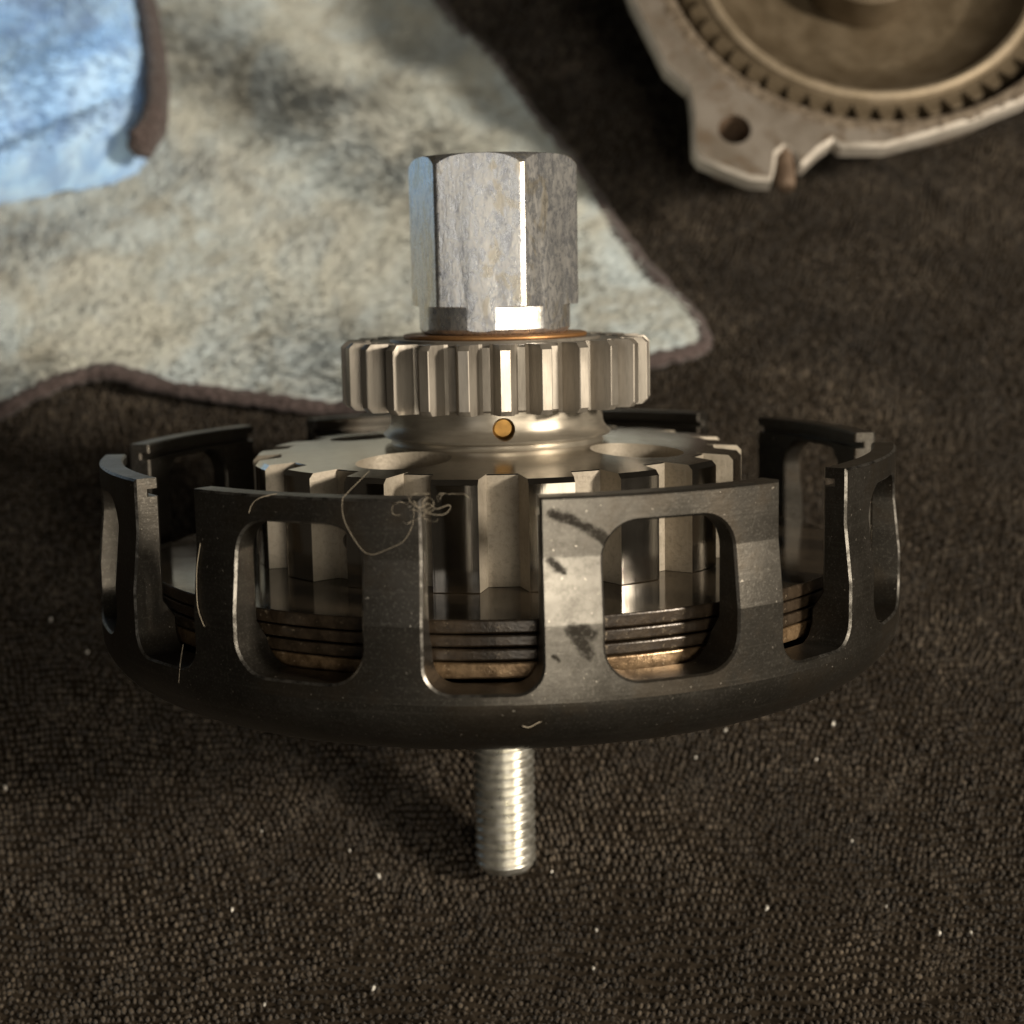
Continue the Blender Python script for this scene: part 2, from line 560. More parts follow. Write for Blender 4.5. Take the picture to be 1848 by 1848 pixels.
def finger_mesh(mat):
    c = .35
    RS = 72.0
    hp = radians(22.5) * RS
    hw = 19.75 - c
    top = Z_RIM - c
    zs = Z_SLOT - c
    fr = 4.0 + c
    right = [(hp, Z_SEAM), (hp, zs)]
    n = 8
    cx, cz = hw + fr, zs + fr
    for i in range(n + 1):
        a = radians(-90 - 90 * i / n)
        right.append((cx + fr * cos(a), cz + fr * sin(a)))
    right.append((hw, top))
    loop = right + [(-x, z) for x, z in reversed(right)]
    # window
    ww, z0, z1, r = 10.75 + c, 55.7 - c, 79.4 + c, 5.6 + c
    win = []
    for sx, zc, a0 in ((1, z0 + r, -90), (1, z1 - r, 0), (-1, z1 - r, 90), (-1, z0 + r, 180)):
        for i in range(11):
            a = radians(a0 + 90 * i / 10)
            win.append((sx * (ww - r) + r * cos(a), zc + r * sin(a)))
    bm = bmesh.new()
    for L in (loop, win):
        vs = [bm.verts.new((x, z, 0)) for x, z in L]
        for i in range(len(vs)): bm.edges.new((vs[i], vs[(i + 1) % len(vs)]))
    bmesh.ops.triangle_fill(bm, use_beauty=True, edges=bm.edges[:])
    def cut(co, no):
        bmesh.ops.bisect_plane(bm, geom=bm.verts[:] + bm.edges[:] + bm.faces[:], plane_co=co, plane_no=no, dist=1e-5)
    for k in range(-14, 15): cut((radians(1.5 * k) * RS, 0, 0), (1, 0, 0))
    for z in (60, 63, Z_C0, Z_C1, 80.34, 80.36, 81.64, 81.66): cut((0, z, 0), (0, 1, 0))
    bmesh.ops.remove_doubles(bm, verts=bm.verts[:], dist=2e-3)
    bm.verts.index_update()
    fl = [[v.index for v in f.verts] for f in bm.faces]
    P2 = [(v.co.x, v.co.y) for v in bm.verts]
    seam = lambda e: all(abs(v.co.y - Z_SEAM) < 1e-3 for v in e.verts) or all(abs(abs(v.co.x) - hp) < 1e-3 for v in e.verts)
    be = [e for e in bm.edges if len(e.link_faces) == 1 and not seam(e)]
    nrm = {}
    edges = []
    for e in be:
        f = e.link_faces[0]
        cen = f.calc_center_median()
        a, b = e.verts
        d = (b.co - a.co).normalized()
        no = Vector((d.y, -d.x, 0))
        if no.dot((a.co + b.co) / 2 - cen) < 0: no = -no
        for v in e.verts: nrm.setdefault(v.index, []).append(no)
        edges.append((a.index, b.index))
    off = {}
    for i, ns in nrm.items():
        if len(ns) == 1: o = ns[0] * c
        else:
            m = (ns[0] + ns[1]).normalized()
            o = m * (c / max(.4, m.dot(ns[0])))
        off[i] = o
    bm.free()
    def mp(x, z, R):
        a = x / RS
        return Vector((R * sin(a), -R * cos(a), z - ZB)) * S
    bm = bmesh.new()
    vo = [bm.verts.new(mp(x, z, Ro(z))) for x, z in P2]
    vi = [bm.verts.new(mp(x, z, Ri(z))) for x, z in P2]
    for f in fl:
        bm.faces.new([vo[i] for i in f])
        bm.faces.new([vi[i] for i in reversed(f)])
    m1, m2 = {}, {}
    for i, o in off.items():
        x, z = P2[i][0] + o.x, P2[i][1] + o.y
        m1[i] = bm.verts.new(mp(x, z, Ro(z) - c))
        m2[i] = bm.verts.new(mp(x, z, Ri(z) + c))
    for a, b in edges:
        bm.faces.new((vo[a], vo[b], m1[b], m1[a])).material_index = 1
        bm.faces.new((m1[a], m1[b], m2[b], m2[a]))
        bm.faces.new((m2[a], m2[b], vi[b], vi[a]))
    me = finish(bm, 28, 'finger')
    for e in me.edges:
        a, b = (me.vertices[i].co for i in e.vertices)
        for zc in (Z_C0, Z_C1):
            if abs(a.z / S + ZB - zc) < .02 and abs(b.z / S + ZB - zc) < .02: e.use_edge_sharp = True
    return me

fm = finger_mesh(M_basket)
fm.materials.append(M_basket); fm.materials.append(M_edge)
fm2 = fm.copy()
fm2.materials.clear()
fm2.materials.append(M_basket_smear); fm2.materials.append(M_edge)
for k in range(8):
    smear = (k == 0)
    f = link_mesh('finger', fm2 if smear else fm, None, basket, rotz=radians(22.5 + 45 * k))
    if smear: f['label'] = 'finger with scuffed face, painted highlight and dark diagonal smear'
prof = [(73.7, Z_SEAM)]
for i in range(0, 13):
    a = radians(-90 * i / 12)
    q = (57.7 + 16.0 * cos(a), Z_SEAM + 10.4 * sin(a))
    if i: prof.append(q)
prof += [(30, 42.8), (29, 41.0), (14, 41.0), (13, 42.0), (7.4, 42.0), (7.0, 42.4), (7.0, 49.6), (7.4, 50), (60, 50), (64.5, 51), (66.5, 53.0), (66.5, Z_SEAM)]
prof = [(r, z - ZB) for r, z in prof]
link_mesh('bowl', revolve(prof, 240, False), M_basket, basket)

# ------------------------------------------------------------------ stack of plates
def plate(z0, z1, r, m, label, name, top=None, rin=40.0):
    pr = [(rin, z0), (r - .25, z0), (r - .07, z0 + .1), (r, z0 + .3), (r, z1 - .3), (r - .07, z1 - .1), (r - .25, z1), (rin, z1)]
    me = revolve([(a, b - z0) for a, b in pr], 200, True, 14, [0, 0, 0, 0, 0, 0, 1 if top else 0, 0])
    o = link_mesh(name, me, [m, top] if top else m)
    o.matrix_world = on_axis(z0)
    return tag(o, label, 'clutch plate', 'ring plates stacked inside the basket')
plate(54.9, 57.4, 64.9, M_copper_plate, 'rusty orange steel ring plate at the bottom of the stack in the basket', 'steel_plate')
plate(57.7, 59.5, 65.0, M_friction, 'dark ring plate lying directly on the orange plate inside the basket', 'friction_plate')
plate(59.8, 61.6, 64.8, M_friction, 'dark brown flecked ring plate second from the top of the stack', 'friction_plate')
plate(61.9, 64.0, 65.0, M_friction, 'topmost dark ring plate with oil wet upper face under the splined hub', 'friction_plate', M_oily)

# ------------------------------------------------------------------ splined hub with collar
ZP = 64.05
hub = thing('clutch_hub', 'silver splined clutch hub with round holes standing in the black basket', 'clutch hub', on_axis(ZP))
RG = 40.3
pr = [(7.2, ZP), (RG, ZP), (RG, 80.6), (RG, 82.6), (RG - .15, 82.78), (21.0, 84.1), (19.9, 84.1), (19.7, 84.5), (19.75, 85.0), (21.1, 85.4), (21.25, 85.8), (20.7, 86.3), (20.1, 86.9), (19.8, 87.8), (19.68, 89.4), (19.6, 91.6), (7.2, 91.6)]
pr = [(r, z - ZP) for r, z in pr]
mi = [0, 1, 1, 0, 0, 0] + [2] * 11
body = revolve(pr, 216, True, 28, mi)
for m in (M_hub, M_cast, M_collar): body.materials.append(m)
cuts = []
for k in range(4):
    th = radians(-33.3 + 90 * k)
    q = cylinder(8.3, 8, 40, (29.6 * sin(th), -29.6 * cos(th)))
    for f in q.polygons: f.material_index = 1
    cuts.append(q)
th0 = radians(3.5)
drill = revolve([(0, 15), (2.0, 15), (2.0, 24), (0, 24)], 32, False)
drill.transform(Matrix.Translation((0, 0, (88.0 - ZP) * S)) @ Matrix.Rotation(th0, 4, 'Z') @ Matrix.Rotation(radians(90), 4, 'X'))
for f in drill.polygons: f.material_index = 2
for a_, z_ in ((40.5, 71.5), (-39.6, 70.6)):
    q = revolve([(0, 38), (1.25, 38), (1.25, 50), (0, 50)], 24, False)
    q.transform(Matrix.Translation((0, 0, (z_ - ZP) * S)) @ Matrix.Rotation(radians(a_), 4, 'Z') @ Matrix.Rotation(radians(90), 4, 'X'))
    for f in q.polygons: f.material_index = 1
    cuts.append(q)
body = boolean(body, cuts + [drill])
link_mesh('splined_drum', body, None, hub)
plug = revolve([(0, 0), (2.3, 0), (2.3, 1.2), (1.5, 1.9), (0, 1.9)], 32, False)
plug.transform(Matrix.Translation((0, 0, (88.0 - ZP) * S)) @ Matrix.Rotation(th0, 4, 'Z') @ Matrix.Rotation(radians(90), 4, 'X') @ Matrix.Translation((0, 0, 15.6 * S)))
o = link_mesh('oil_hole_bush', plug, M_brass, hub)
o['label'] = 'small brass coloured oil hole in the collar'

# one spline tooth (the shiny land between two grooves), chamfered, sunk into the drum
def spline_tooth():
    r0, r1 = RG - 1.2, 45.4
    wi, wo = 4.55, 3.85
    def ring_(z_in, z_out, ro):
        """one outline: inner left, outer arc, inner right"""
        out = []
        a = wi / r0
        out.append((-r0 * sin(a), -r0 * cos(a), z_in))
        b = wo / ro
        for t in (-1, -.5, 0, .5, 1): out.append((ro * sin(b * t), -ro * cos(b * t), z_out))
        out.append((r0 * sin(a), -r0 * cos(a), z_in))
        return out
    top_in = 84.1 - (r0 - 21.0) * (84.1 - 82.78) / (RG - .15 - 21.0) + .02 - ZP
    top_out = 84.1 - (r1 - .8 - 21.0) * (84.1 - 82.78) / (RG - .15 - 21.0) + .02 - ZP
    L = [ring_(0, 0, r1 - .05), ring_(.08, .08, r1), ring_(top_out - .85, top_out - .85, r1), ring_(top_in, top_out, r1 - .8)]
    n = 7
    V = [v for l in L for v in l]
    F, mi = [], []
    for q in range(len(L) - 1):
        for i in range(n):
            F.append((q * n + i, q * n + (i + 1) % n, (q + 1) * n + (i + 1) % n, (q + 1) * n + i))
            mi.append(1 if i in (0, 5, 6) else 0)
    F.append(tuple(range(n))); mi.append(0)
    F.append(tuple(range((len(L) - 1) * n, len(L) * n))); mi.append(2)
    me = pydata(V, F, 25)
    for m in (M_tip, M_cast, M_hub): me.materials.append(m)
    for f, q in zip(me.polygons, mi): f.material_index = q
    return me
st = spline_tooth()
for k in range(18):
    link_mesh('spline_tooth', st, None, hub, rotz=radians(1.0 + 10 + 20 * k))

# ------------------------------------------------------------------ pinion gear
ZG0, ZG1 = 91.0, 103.1
pinion = thing('pinion_gear', 'steel spur gear with square cut teeth above the splined hub', 'gear', on_axis(ZG0, 3.3))
H = ZG1 - ZG0
link_mesh('gear_blank', revolve([(7.2, 0.6), (20.0, 0.6), (20.2, .25), (23.8, .25), (24.2, .6), (24.2, H - .6), (23.8, H - .25), (19.6, H - .25), (19.3, H + .25), (7.2, H + .25)], 200, True, 28), M_gear, pinion)
def gear_tooth(rr, rt, wr, wt, h, ch, fil=.5):
    """half widths at root and tip, chamfered at both ends of the tip"""
    prof = [(-wr - fil, rr - .05), (-wr, rr + fil), (-(wr * .62 + wt * .38), rr + (rt - rr) * .5), (-wt, rt - .15), (-wt + .15, rt), (wt - .15, rt), (wt, rt - .15), ((wr * .62 + wt * .38), rr + (rt - rr) * .5), (wr, rr + fil), (wr + fil, rr - .05), (wr, rr - .8), (-wr, rr - .8)]
    n = len(prof)
    def lay(z, cut):
        return [(x, -min(r, rt - cut), z) for x, r in prof]
    L = [lay(0.0, ch), lay(ch * .9, 0), lay(h - ch * .9, 0), lay(h, ch)]
    V = [v for l in L for v in l]
    F = []
    for q in range(3):
        for i in range(n): F.append((q * n + i, q * n + (i + 1) % n, (q + 1) * n + (i + 1) % n, (q + 1) * n + i))
    F.append(tuple(range(n))); F.append(tuple(range(3 * n, 4 * n)))
    return pydata(V, F, 22)
gt = gear_tooth(24.1, 28.6, 1.9, .98, H, 1.0)
gt.materials.append(M_gear); gt.materials.append(M_gear_tip)
for f in gt.polygons:
    if f.normal.y < -.95: f.material_index = 1
for k in range(25):
    link_mesh('tooth', gt, None, pinion, rotz=2 * pi * k / 25)

# ------------------------------------------------------------------ washer, nut, rod
wz = ZG1 + .28
me = revolve([(8, 0), (16.8, 0), (17.0, .2), (17.0, .5), (16.8, .7), (8, .7)], 160)
o = link_mesh('washer', me, M_bronze)
o.matrix_world = on_axis(wz)
tag(o, 'thin orange bronze washer between the hex nut and the gear', 'washer')

ZN = wz + .72
HN = 136.0 - ZN
hexb = bmesh.new()
ap = 13.72
R6 = ap / cos(pi / 6)
lo = [hexb.verts.new((R6 * S * sin(radians(60 * k + 30)), -R6 * S * cos(radians(60 * k + 30)), -1 * S)) for k in range(6)]
hi = [hexb.verts.new(v.co + Vector((0, 0, 40 * S))) for v in lo]
hexb.faces.new(lo); hexb.faces.new(hi)
ve = []
for k in range(6):
    hexb.faces.new((lo[k], lo[(k + 1) % 6], hi[(k + 1) % 6], hi[k]))
hexb.edges.ensure_lookup_table()
ve = [e for e in hexb.edges if abs(e.verts[0].co.z - e.verts[1].co.z) > .01]
bmesh.ops.bevel(hexb, geom=ve, offset=.75 * S, segments=4, profile=.5, affect='EDGES')
hexm = finish(hexb, 12)
zc = 5.1
rp = [(6.2, 0), (12.9, 0), (13.5, .35), (13.95, 1.0), (13.95, zc - .15), (14.1, zc), (15.9, zc + .1), (16.4, zc + .5), (16.4, HN - 3.4), (15.3, HN - 1.35), (14.5, HN - .5), (13.9, HN - .15), (13.2, HN), (6.6, HN), (6.2, HN - .4)]
body = revolve(rp, 192, True, 12)
body.materials.append(M_zinc)
hexm.materials.append(M_zinc)
nm = boolean(hexm, [body], 'INTERSECT', 14)
o = link_mesh('hex_nut', nm, M_zinc)
o.matrix_world = on_axis(ZN, -10.3)
tag(o, 'tall zinc plated hex nut with worn faces on top of the gear', 'nut')

def thread(r, depth, pitch, z1, zend):
    seg, sub = 64, 10
    turns = int(z1 / pitch) + 2
    prof = []
    for q in range(sub):
        u = q / sub
        d = 0 if u < .15 else ((u - .15) / .35 if u < .5 else (1 if u < .6 else (1 - (u - .6) / .4)))
        prof.append((u, d))
    bm = bmesh.new()
    rows = []
    for t in range(-1, turns):
        for u, d in prof:
            row = []
            for i in range(seg + 1):
                a = 2 * pi * i / seg
                z = (t + u + i / seg) * pitch
                rr = r - depth * d
                if z < 0: z = 0
                rr = min(rr, 4.4 + z * .9)
                if z > z1: z = z1
                row.append(bm.verts.new((rr * sin(a) * S, -rr * cos(a) * S, z * S)))
            rows.append(row)
    for a, b in zip(rows, rows[1:]):
        for i in range(seg):
            try: bm.faces.new((a[i], a[i + 1], b[i + 1], b[i]))
            except ValueError: pass
    bmesh.ops.remove_doubles(bm, verts=bm.verts[:], dist=1e-6)
    cap = [bm.verts.new((4.4 * sin(2 * pi * i / 48) * S, -4.4 * cos(2 * pi * i / 48) * S, .02 * S)) for i in range(48)]
    bm.faces.new(cap)
    # plain shank inside the hub
    a = [bm.verts.new((5.8 * sin(2 * pi * i / 48) * S, -5.8 * cos(2 * pi * i / 48) * S, (z1 - .5) * S)) for i in range(48)]
    b = [bm.verts.new(v.co + Vector((0, 0, (zend - z1 + .5) * S))) for v in a]
    for i in range(48): bm.faces.new((a[i], a[(i + 1) % 48], b[(i + 1) % 48], b[i]))
    bm.faces.new(b)
    return finish(bm, 60)
o = link_mesh('threaded_rod', thread(5.95, .75, 1.75, 56.0, 126.0), M_rod)
o.matrix_world = on_axis(0)
tag(o, 'zinc threaded rod sticking out below the basket, its tip on the carpet', 'threaded rod')

# ------------------------------------------------------------------ engine cover with its gear
CT = radians(25)
COVER = Matrix.Translation((77.3 * S, 199.3 * S, 29.3 * S)) @ Matrix.Rotation(CT, 4, 'X') @ Matrix.Scale(.92, 4)
GC = (37.0, 86.0)
cover = thing('engine_cover', 'cast aluminium engine cover lying tilted behind the clutch', 'engine cover', COVER)
out = [(-39.6, 65.4), (-35, 53), (-30.6, 40.7), (-23.8, 33.0), (-23.4, 24), (-23.8, 11.1), (-22.1, 8.1), (-14.5, 4.1), (-7.3, .7), (-1.2, .2), (.2, 4.0), (1.2, 9.5), (3.6, 11.6), (6.0, 9.8), (7.2, 5.4), (8.6, 5.1), (14.1, 10.6), (18.5, 13.6), (20.7, 11.4), (34, 11.2), (47.7, 15.2), (61.5, 19.7), (77, 26.2), (95, 38), (107, 60), (112, 90), (104, 125), (82, 152), (45, 163), (8, 158), (-24, 138), (-42, 105), (-44, 82)]
def flange():
    bm = bmesh.new()
    def lp(pts, z): return [bm.verts.new((x * S, y * S, z * S)) for x, y in pts]
    n = len(out)
    cx = sum(q[0] for q in out) / n; cy = sum(q[1] for q in out) / n
    ins = []
    for i in range(n):
        a, b, c = Vector(out[i - 1]), Vector(out[i]), Vector(out[(i + 1) % n])
        d = (c - a).normalized()
        no = Vector((-d.y, d.x))
        ins.append((b.x + no.x * 1.1, b.y + no.y * 1.1))
    hole = [(GC[0] + 66.5 * cos(2 * pi * i / 96), GC[1] + 66.5 * sin(2 * pi * i / 96)) for i in range(96)]
    hole2 = [(-11.0 + 5.0 * cos(2 * pi * i / 24), 17.8 + 5.0 * sin(2 * pi * i / 24)) for i in range(24)]
    top = [lp(ins, 0), lp(hole, 0), lp(hole2, 0)]
    mid = lp(out, -1.1)
    bot = [lp(out, -6), lp(hole, -16), lp(hole2, -22)]
    ed = []
    for L in top:
        for i in range(len(L)): ed.append(bm.edges.new((L[i], L[(i + 1) % len(L)])))
    bmesh.ops.triangle_fill(bm, use_beauty=True, edges=ed)
    def strip(a, b, mi=0):
        for i in range(len(a)):
            j = (i + 1) % len(a)
            bm.faces.new((a[i], a[j], b[j], b[i])).material_index = mi
    strip(top[0], mid, 1); strip(mid, bot[0], 1); strip(top[1], bot[1]); strip(top[2], bot[2], 2)  # bolt hole wall coloured dark to stand in for its shade
    return finish(bm, 35)
link_mesh('flange', flange(), [M_alu, M_alu_edge, M_rust_shade], cover)
me = revolve([(66.5, -2), (67.8, -2), (67.8, -6), (64, -22), (45, -45), (30, -57), (0, -73), (0, -30), (28, -27), (58, -17), (66.5, -15)], 96, False)
link_mesh('bowl', me, M_alu, cover, (GC[0], GC[1], 0))
me = tube([(4.2, 12.5, -3.6), (3.9, 6, -3.6), (3.6, 1.0, -3.8), (3.5, -.4, -3.8), (3.5, -.8, -3.8)], [2.9, 2.9, 2.9, 2.7, 2.0], 16)
o = link_mesh('dowel', me, M_rust_shade, cover)
o['label'] = 'rusty brown dowel sunk in the corner of the cover'
rm = bpy.data.meshes.new('residue')
bmr = bmesh.new()
for i in range(150):
    a = radians(175 + 150 * i / 149) + random.uniform(-.03, .03)
    r = 66.9 + random.uniform(0, 3.2)
    q = Vector((GC[0] + r * cos(a), GC[1] + r * sin(a), .05)) * S
    g = bmesh.ops.create_icosphere(bmr, subdivisions=1, radius=random.uniform(.5, 1.5) * S)
    for v in g['verts']:
        v.co = Vector((v.co.x * random.uniform(.7, 1.3), v.co.y * random.uniform(.7, 1.3), v.co.z * .35)) + q
for i in range(181):
    a = radians(172 + 156 * i / 180)
    jag = 1.8 * mnoise.noise(Vector((i * .11, 2.2, 0))) + 1.1 * mnoise.noise(Vector((i * .37, 7.2, 0)))
    ro = 69.6 + jag
    va = [bmr.verts.new(Vector((GC[0] + r * cos(a), GC[1] + r * sin(a), z)) * S) for r, z in ((66.45, -2.5), (66.45, .12), (66.9, .3), (ro - .5, .3), (ro, .04))]
    if i:
        for q in range(4): bmr.faces.new((pv[q], pv[q + 1], va[q + 1], va[q]))
    pv = va
o = link_mesh('gasket_residue', finish(bmr, 60), M_residue, cover)
o['kind'] = 'stuff'

GEAR = COVER @ Matrix.Translation((GC[0] * S, GC[1] * S, -15 * S))
big = thing('driven_gear', 'large brown toothed gear wheel lying inside the aluminium engine cover', 'gear', GEAR)
link_mesh('wheel', revolve([(0, -6), (56.5, -1), (57.0, .5), (57.0, 8.6), (56.6, 9), (55.6, 9.0), (51.5, 8.4), (49, 5.8), (44, 2.0), (38, -2.0), (32, -4.0), (25, -4.5), (20, -4.4), (0, -4.4)], 180, False, 30), M_case_gear, big)
link_mesh('rim_bead', revolve([(51.3, 8.0), (52.2, 10.2), (53.6, 10.9), (55.0, 10.3), (55.8, 8.6)], 180, False, 40), M_case_ring, big)
link_mesh('hub_boss', revolve([(18.5, -4), (18.5, 8.6), (17.7, 9.4), (13, 9.4), (12, 8.6), (12, -3)], 120, False, 30), M_case_gear, big)
bt = gear_tooth(57.6, 61.8, 2.75, 1.7, 9.0, .5)
bt.materials.append(M_case_gear)
for k in range(52):
    link_mesh('tooth', bt, None, big, rotz=2 * pi * k / 52)

# ------------------------------------------------------------------ towels
def towel_height(x, y):
    h = 3.2 + 3.0 * mnoise.noise(Vector((x * .012, y * .012, 7.7))) + 2.0 * mnoise.noise(Vector((x * .03, y * .03, 1.7))) + .9 * mnoise.noise(Vector((x * .11, y * .11, 5.2)))
    return max(1.6, h + 1.5)

def point_in(poly, X, Y):
    ins = np.zeros(X.shape, bool)
    n = len(poly)
    for i in range(n):
        x0, y0 = poly[i][:2]; x1, y1 = poly[(i + 1) % n][:2]
        c = ((y0 > Y) != (y1 > Y)) & (X < (x1 - x0) * (Y - y0) / (y1 - y0 + 1e-12) + x0)
        ins ^= c
    return ins

def fuzz(poly, hfun, count, length, width, tilt, flow, seed):
    r = np.random.default_rng(seed)
    xs = [q[0] for q in poly]; ys = [q[1] for q in poly]
    X = r.uniform(min(xs), max(xs), count * 2); Y = r.uniform(min(ys), max(ys), count * 2)
    m = point_in(poly, X, Y)
    X, Y = X[m][:count], Y[m][:count]
    n = X.size
    Z = np.array([hfun(a, b) for a, b in zip(X, Y)])
    a = flow(X, Y) + r.normal(0, .55, n)
    L = length * r.uniform(.6, 1.35, n)
    el = np.clip(tilt + r.normal(0, .25, n), .1, 1.4)
    d = np.stack([np.cos(a) * np.cos(el), np.sin(a) * np.cos(el), np.sin(el)], 1)
    s = np.stack([-np.sin(a), np.cos(a), np.zeros(n)], 1)
    b = np.stack([X, Y, Z - .5], 1)
    W = (width * r.uniform(.6, 1.3, n))[:, None]
    up_ = np.cross(s, d) * -1
    p1 = b + s * W; p2 = b - s * W; p3 = b + up_ * W * .9
    p4 = b + d * L[:, None]
    ok = point_in(poly, p4[:, 0], p4[:, 1])
    p1, p2, p3, p4 = p1[ok], p2[ok], p3[ok], p4[ok]
    n = len(p1)
    V = np.stack([p1, p2, p3, p4], 1).reshape(-1, 3)
    F = np.array([(0, 1, 3), (1, 2, 3), (2, 0, 3)])
    F = (F[None] + (np.arange(n) * 4)[:, None, None]).reshape(-1, 3)
    t = np.repeat(r.uniform(0, 1, n)[:, None], 4, 1)
    t[:, 3] *= .6
    return V, F, t.ravel()

def towel_sheet(poly, hfun, step):
    """grid clipped to the outline, draped by hfun, with the edge turned down to the floor"""
    bm = bmesh.new()
    vs = [bm.verts.new((x, y, 0)) for x, y in poly]
    f = bm.faces.new(vs)
    xs = [q[0] for q in poly]; ys = [q[1] for q in poly]
    def cut(co, no): bmesh.ops.bisect_plane(bm, geom=bm.verts[:] + bm.edges[:] + bm.faces[:], plane_co=co, plane_no=no, dist=1e-4)
    x = min(xs) + step
    while x < max(xs): cut((x, 0, 0), (1, 0, 0)); x += step
    y = min(ys) + step
    while y < max(ys): cut((0, y, 0), (0, 1, 0)); y += step
    bd = [v for v in bm.verts if v.is_boundary]
    for v in bm.verts: v.co.z = hfun(v.co.x, v.co.y)
    r = bmesh.ops.extrude_edge_only(bm, edges=[e for e in bm.edges if e.is_boundary])
    for v in [g for g in r['geom'] if isinstance(g, bmesh.types.BMVert)]: v.co.z = max(.3, v.co.z - 2.4)
    for v in bm.verts: v.co *= S
    return finish(bm, 60)

front = [(-150, 131), (-128, 139), (-121, 144), (-112, 149), (-102, 150.5), (-89, 147), (-79, 144), (-64, 142), (-48, 140), (-30, 141), (-10, 145), (15, 150), (42, 156), (51, 159)]
side = [(55.5, 163), (55, 170), (53, 176), (46, 191), (38, 210), (26, 245), (13, 280), (-4, 320), (-16, 351), (-24, 385), (-34, 430)]
poly = [(x, y) for x, y, z in spline([(x, y, 0) for x, y in front + side], 4)]
poly += [(-120, 460), (-260, 440), (-280, 300), (-260, 160)]
def th(x, y):
    """towel height: hills, one arch along the front edge, thick folds further back"""
    h = towel_height(x, y)
    h += 2.5 * math.exp(-((x + 103) / 16) ** 2 - ((y - 150) / 14) ** 2)
    h += 5.0 * math.exp(-(((x + 60) * .8 + (y - 300) * .35) / 14) ** 2) * math.exp(-((y - 300) / 60) ** 2)
    h += 4.0 * math.exp(-(((x + 140) * .5 - (y - 190) * .6) / 13) ** 2)
    return h
towel = thing('beige_towel', 'large stained beige microfibre towel spread behind the clutch', 'towel', Matrix.Translation((-60 * S, 200 * S, 0)))
def rel(me, ox, oy, oz=0):
    me.transform(Matrix.Translation((-ox * S, -oy * S, -oz * S)))
    return me
cl = link_mesh('cloth', rel(towel_sheet(poly, th, 4.0), -60, 200), M_beige, towel)
V, F_, T = fuzz(poly, th, 60000, 4.2, .55, .5, lambda x, y: -.9 + 1.6 * wavy(x * .9, y * .9) * 1.5, 3)
fz = link_mesh('nap', rel(fast_mesh('nap', V, F_, T), -60, 200), M_beige, towel)
fz['kind'] = 'stuff'
hem_pts = spline([(x, y, 0) for x, y in front + side], 8)
rnd = random.Random(5)
hp = [(q.x, q.y, max(2.0, th(q.x, q.y) - 1.6)) for q in hem_pts]
hr = [2.5 + .4 * rnd.uniform(-1, 1) for _ in hp]
o = link_mesh('hem', rel(tube(hp, hr, 10, flat=.8), -60, 200), M_hem, towel)
o['label'] = 'dark brown overlocked hem of the beige towel'

# blue towel: a thick folded pad, its front a rounded roll with a crease behind it
bp = [(-260, 205), (-200, 223), (-160, 231), (-144, 234), (-125, 238.5), (-114, 242), (-107.5, 247), (-105.5, 256), (-106, 273), (-111, 300), (-118, 329), (-128, 360), (-142, 400), (-260, 400)]
bpoly = [(x, y) for x, y, z in spline([(x, y, 0) for x, y in bp[:-2]], 4)] + bp[-2:]
edge = [(x, y) for x, y, z in spline([(x, y, 0) for x, y in bp[:-2]], 6)]
def dist_edge(x, y):
    d = 1e9
    for i in range(len(edge) - 1):
        ax, ay = edge[i]; bx, by = edge[i + 1]
        dx, dy = bx - ax, by - ay
        t = max(0, min(1, ((x - ax) * dx + (y - ay) * dy) / (dx * dx + dy * dy)))
        d = min(d, (x - ax - dx * t) ** 2 + (y - ay - dy * t) ** 2)
    return sqrt(d)
def bh(x, y):
    d = dist_edge(x, y)
    base = th(x, y)
    e = sqrt(max(0.0, 1 - (1 - min(d, 11) / 11) ** 2))
    h = base + 3 + 20 * e
    yc = 249 + (x + 137) * .34 + .012 * max(0, x + 137) ** 2                     # crease line
    t = y - yc
    h -= 13.0 * math.exp(-(t / 6.5) ** 2) * min(1, max(0, (-106 - x) / 10))
    if t > 0: h += 8.0 * (1 - math.exp(-t / 12))
    h += 2.2 * mnoise.noise(Vector((x * .05, y * .05, 9.1)))
    return h
bl = thing('blue_towel', 'pale blue fluffy towel folded on top of the beige towel', 'towel', Matrix.Translation((-150 * S, 260 * S, 5 * S)))
link_mesh('cloth', rel(towel_sheet(bpoly, bh, 3.0), -150, 260, 5), M_blue, bl)
vis = [q for q in bpoly]
V, F_, T = fuzz(bpoly, bh, 26000, 4.2, .45, .7, lambda x, y: -1.4 + .9 * wavy(x * 1.6, y * 1.6), 9)
fz = link_mesh('nap', rel(fast_mesh('nap', V, F_, T), -150, 260, 5), M_blue, bl)
fz['kind'] = 'stuff'
hs = spline([(-106, 238.5, 0), (-103, 241, 0), (-101, 248, 0), (-101, 256, 0), (-103, 273, 0), (-108, 300, 0), (-115, 329, 0), (-125, 360, 0), (-139, 400, 0)], 10)
hp = [(q.x, q.y, 18 + 2 * min(1, i / 14)) for i, q in enumerate(hs)]
o = link_mesh('hem', rel(tube(hp, [min(1.0, .35 + i / 12) * (3.7 + .3 * rnd.uniform(-1, 1)) for i in range(len(hp))], 10, flat=1.6), -150, 260, 5), M_hem, bl)
o['label'] = 'thick dark brown hem along the edge of the blue towel'

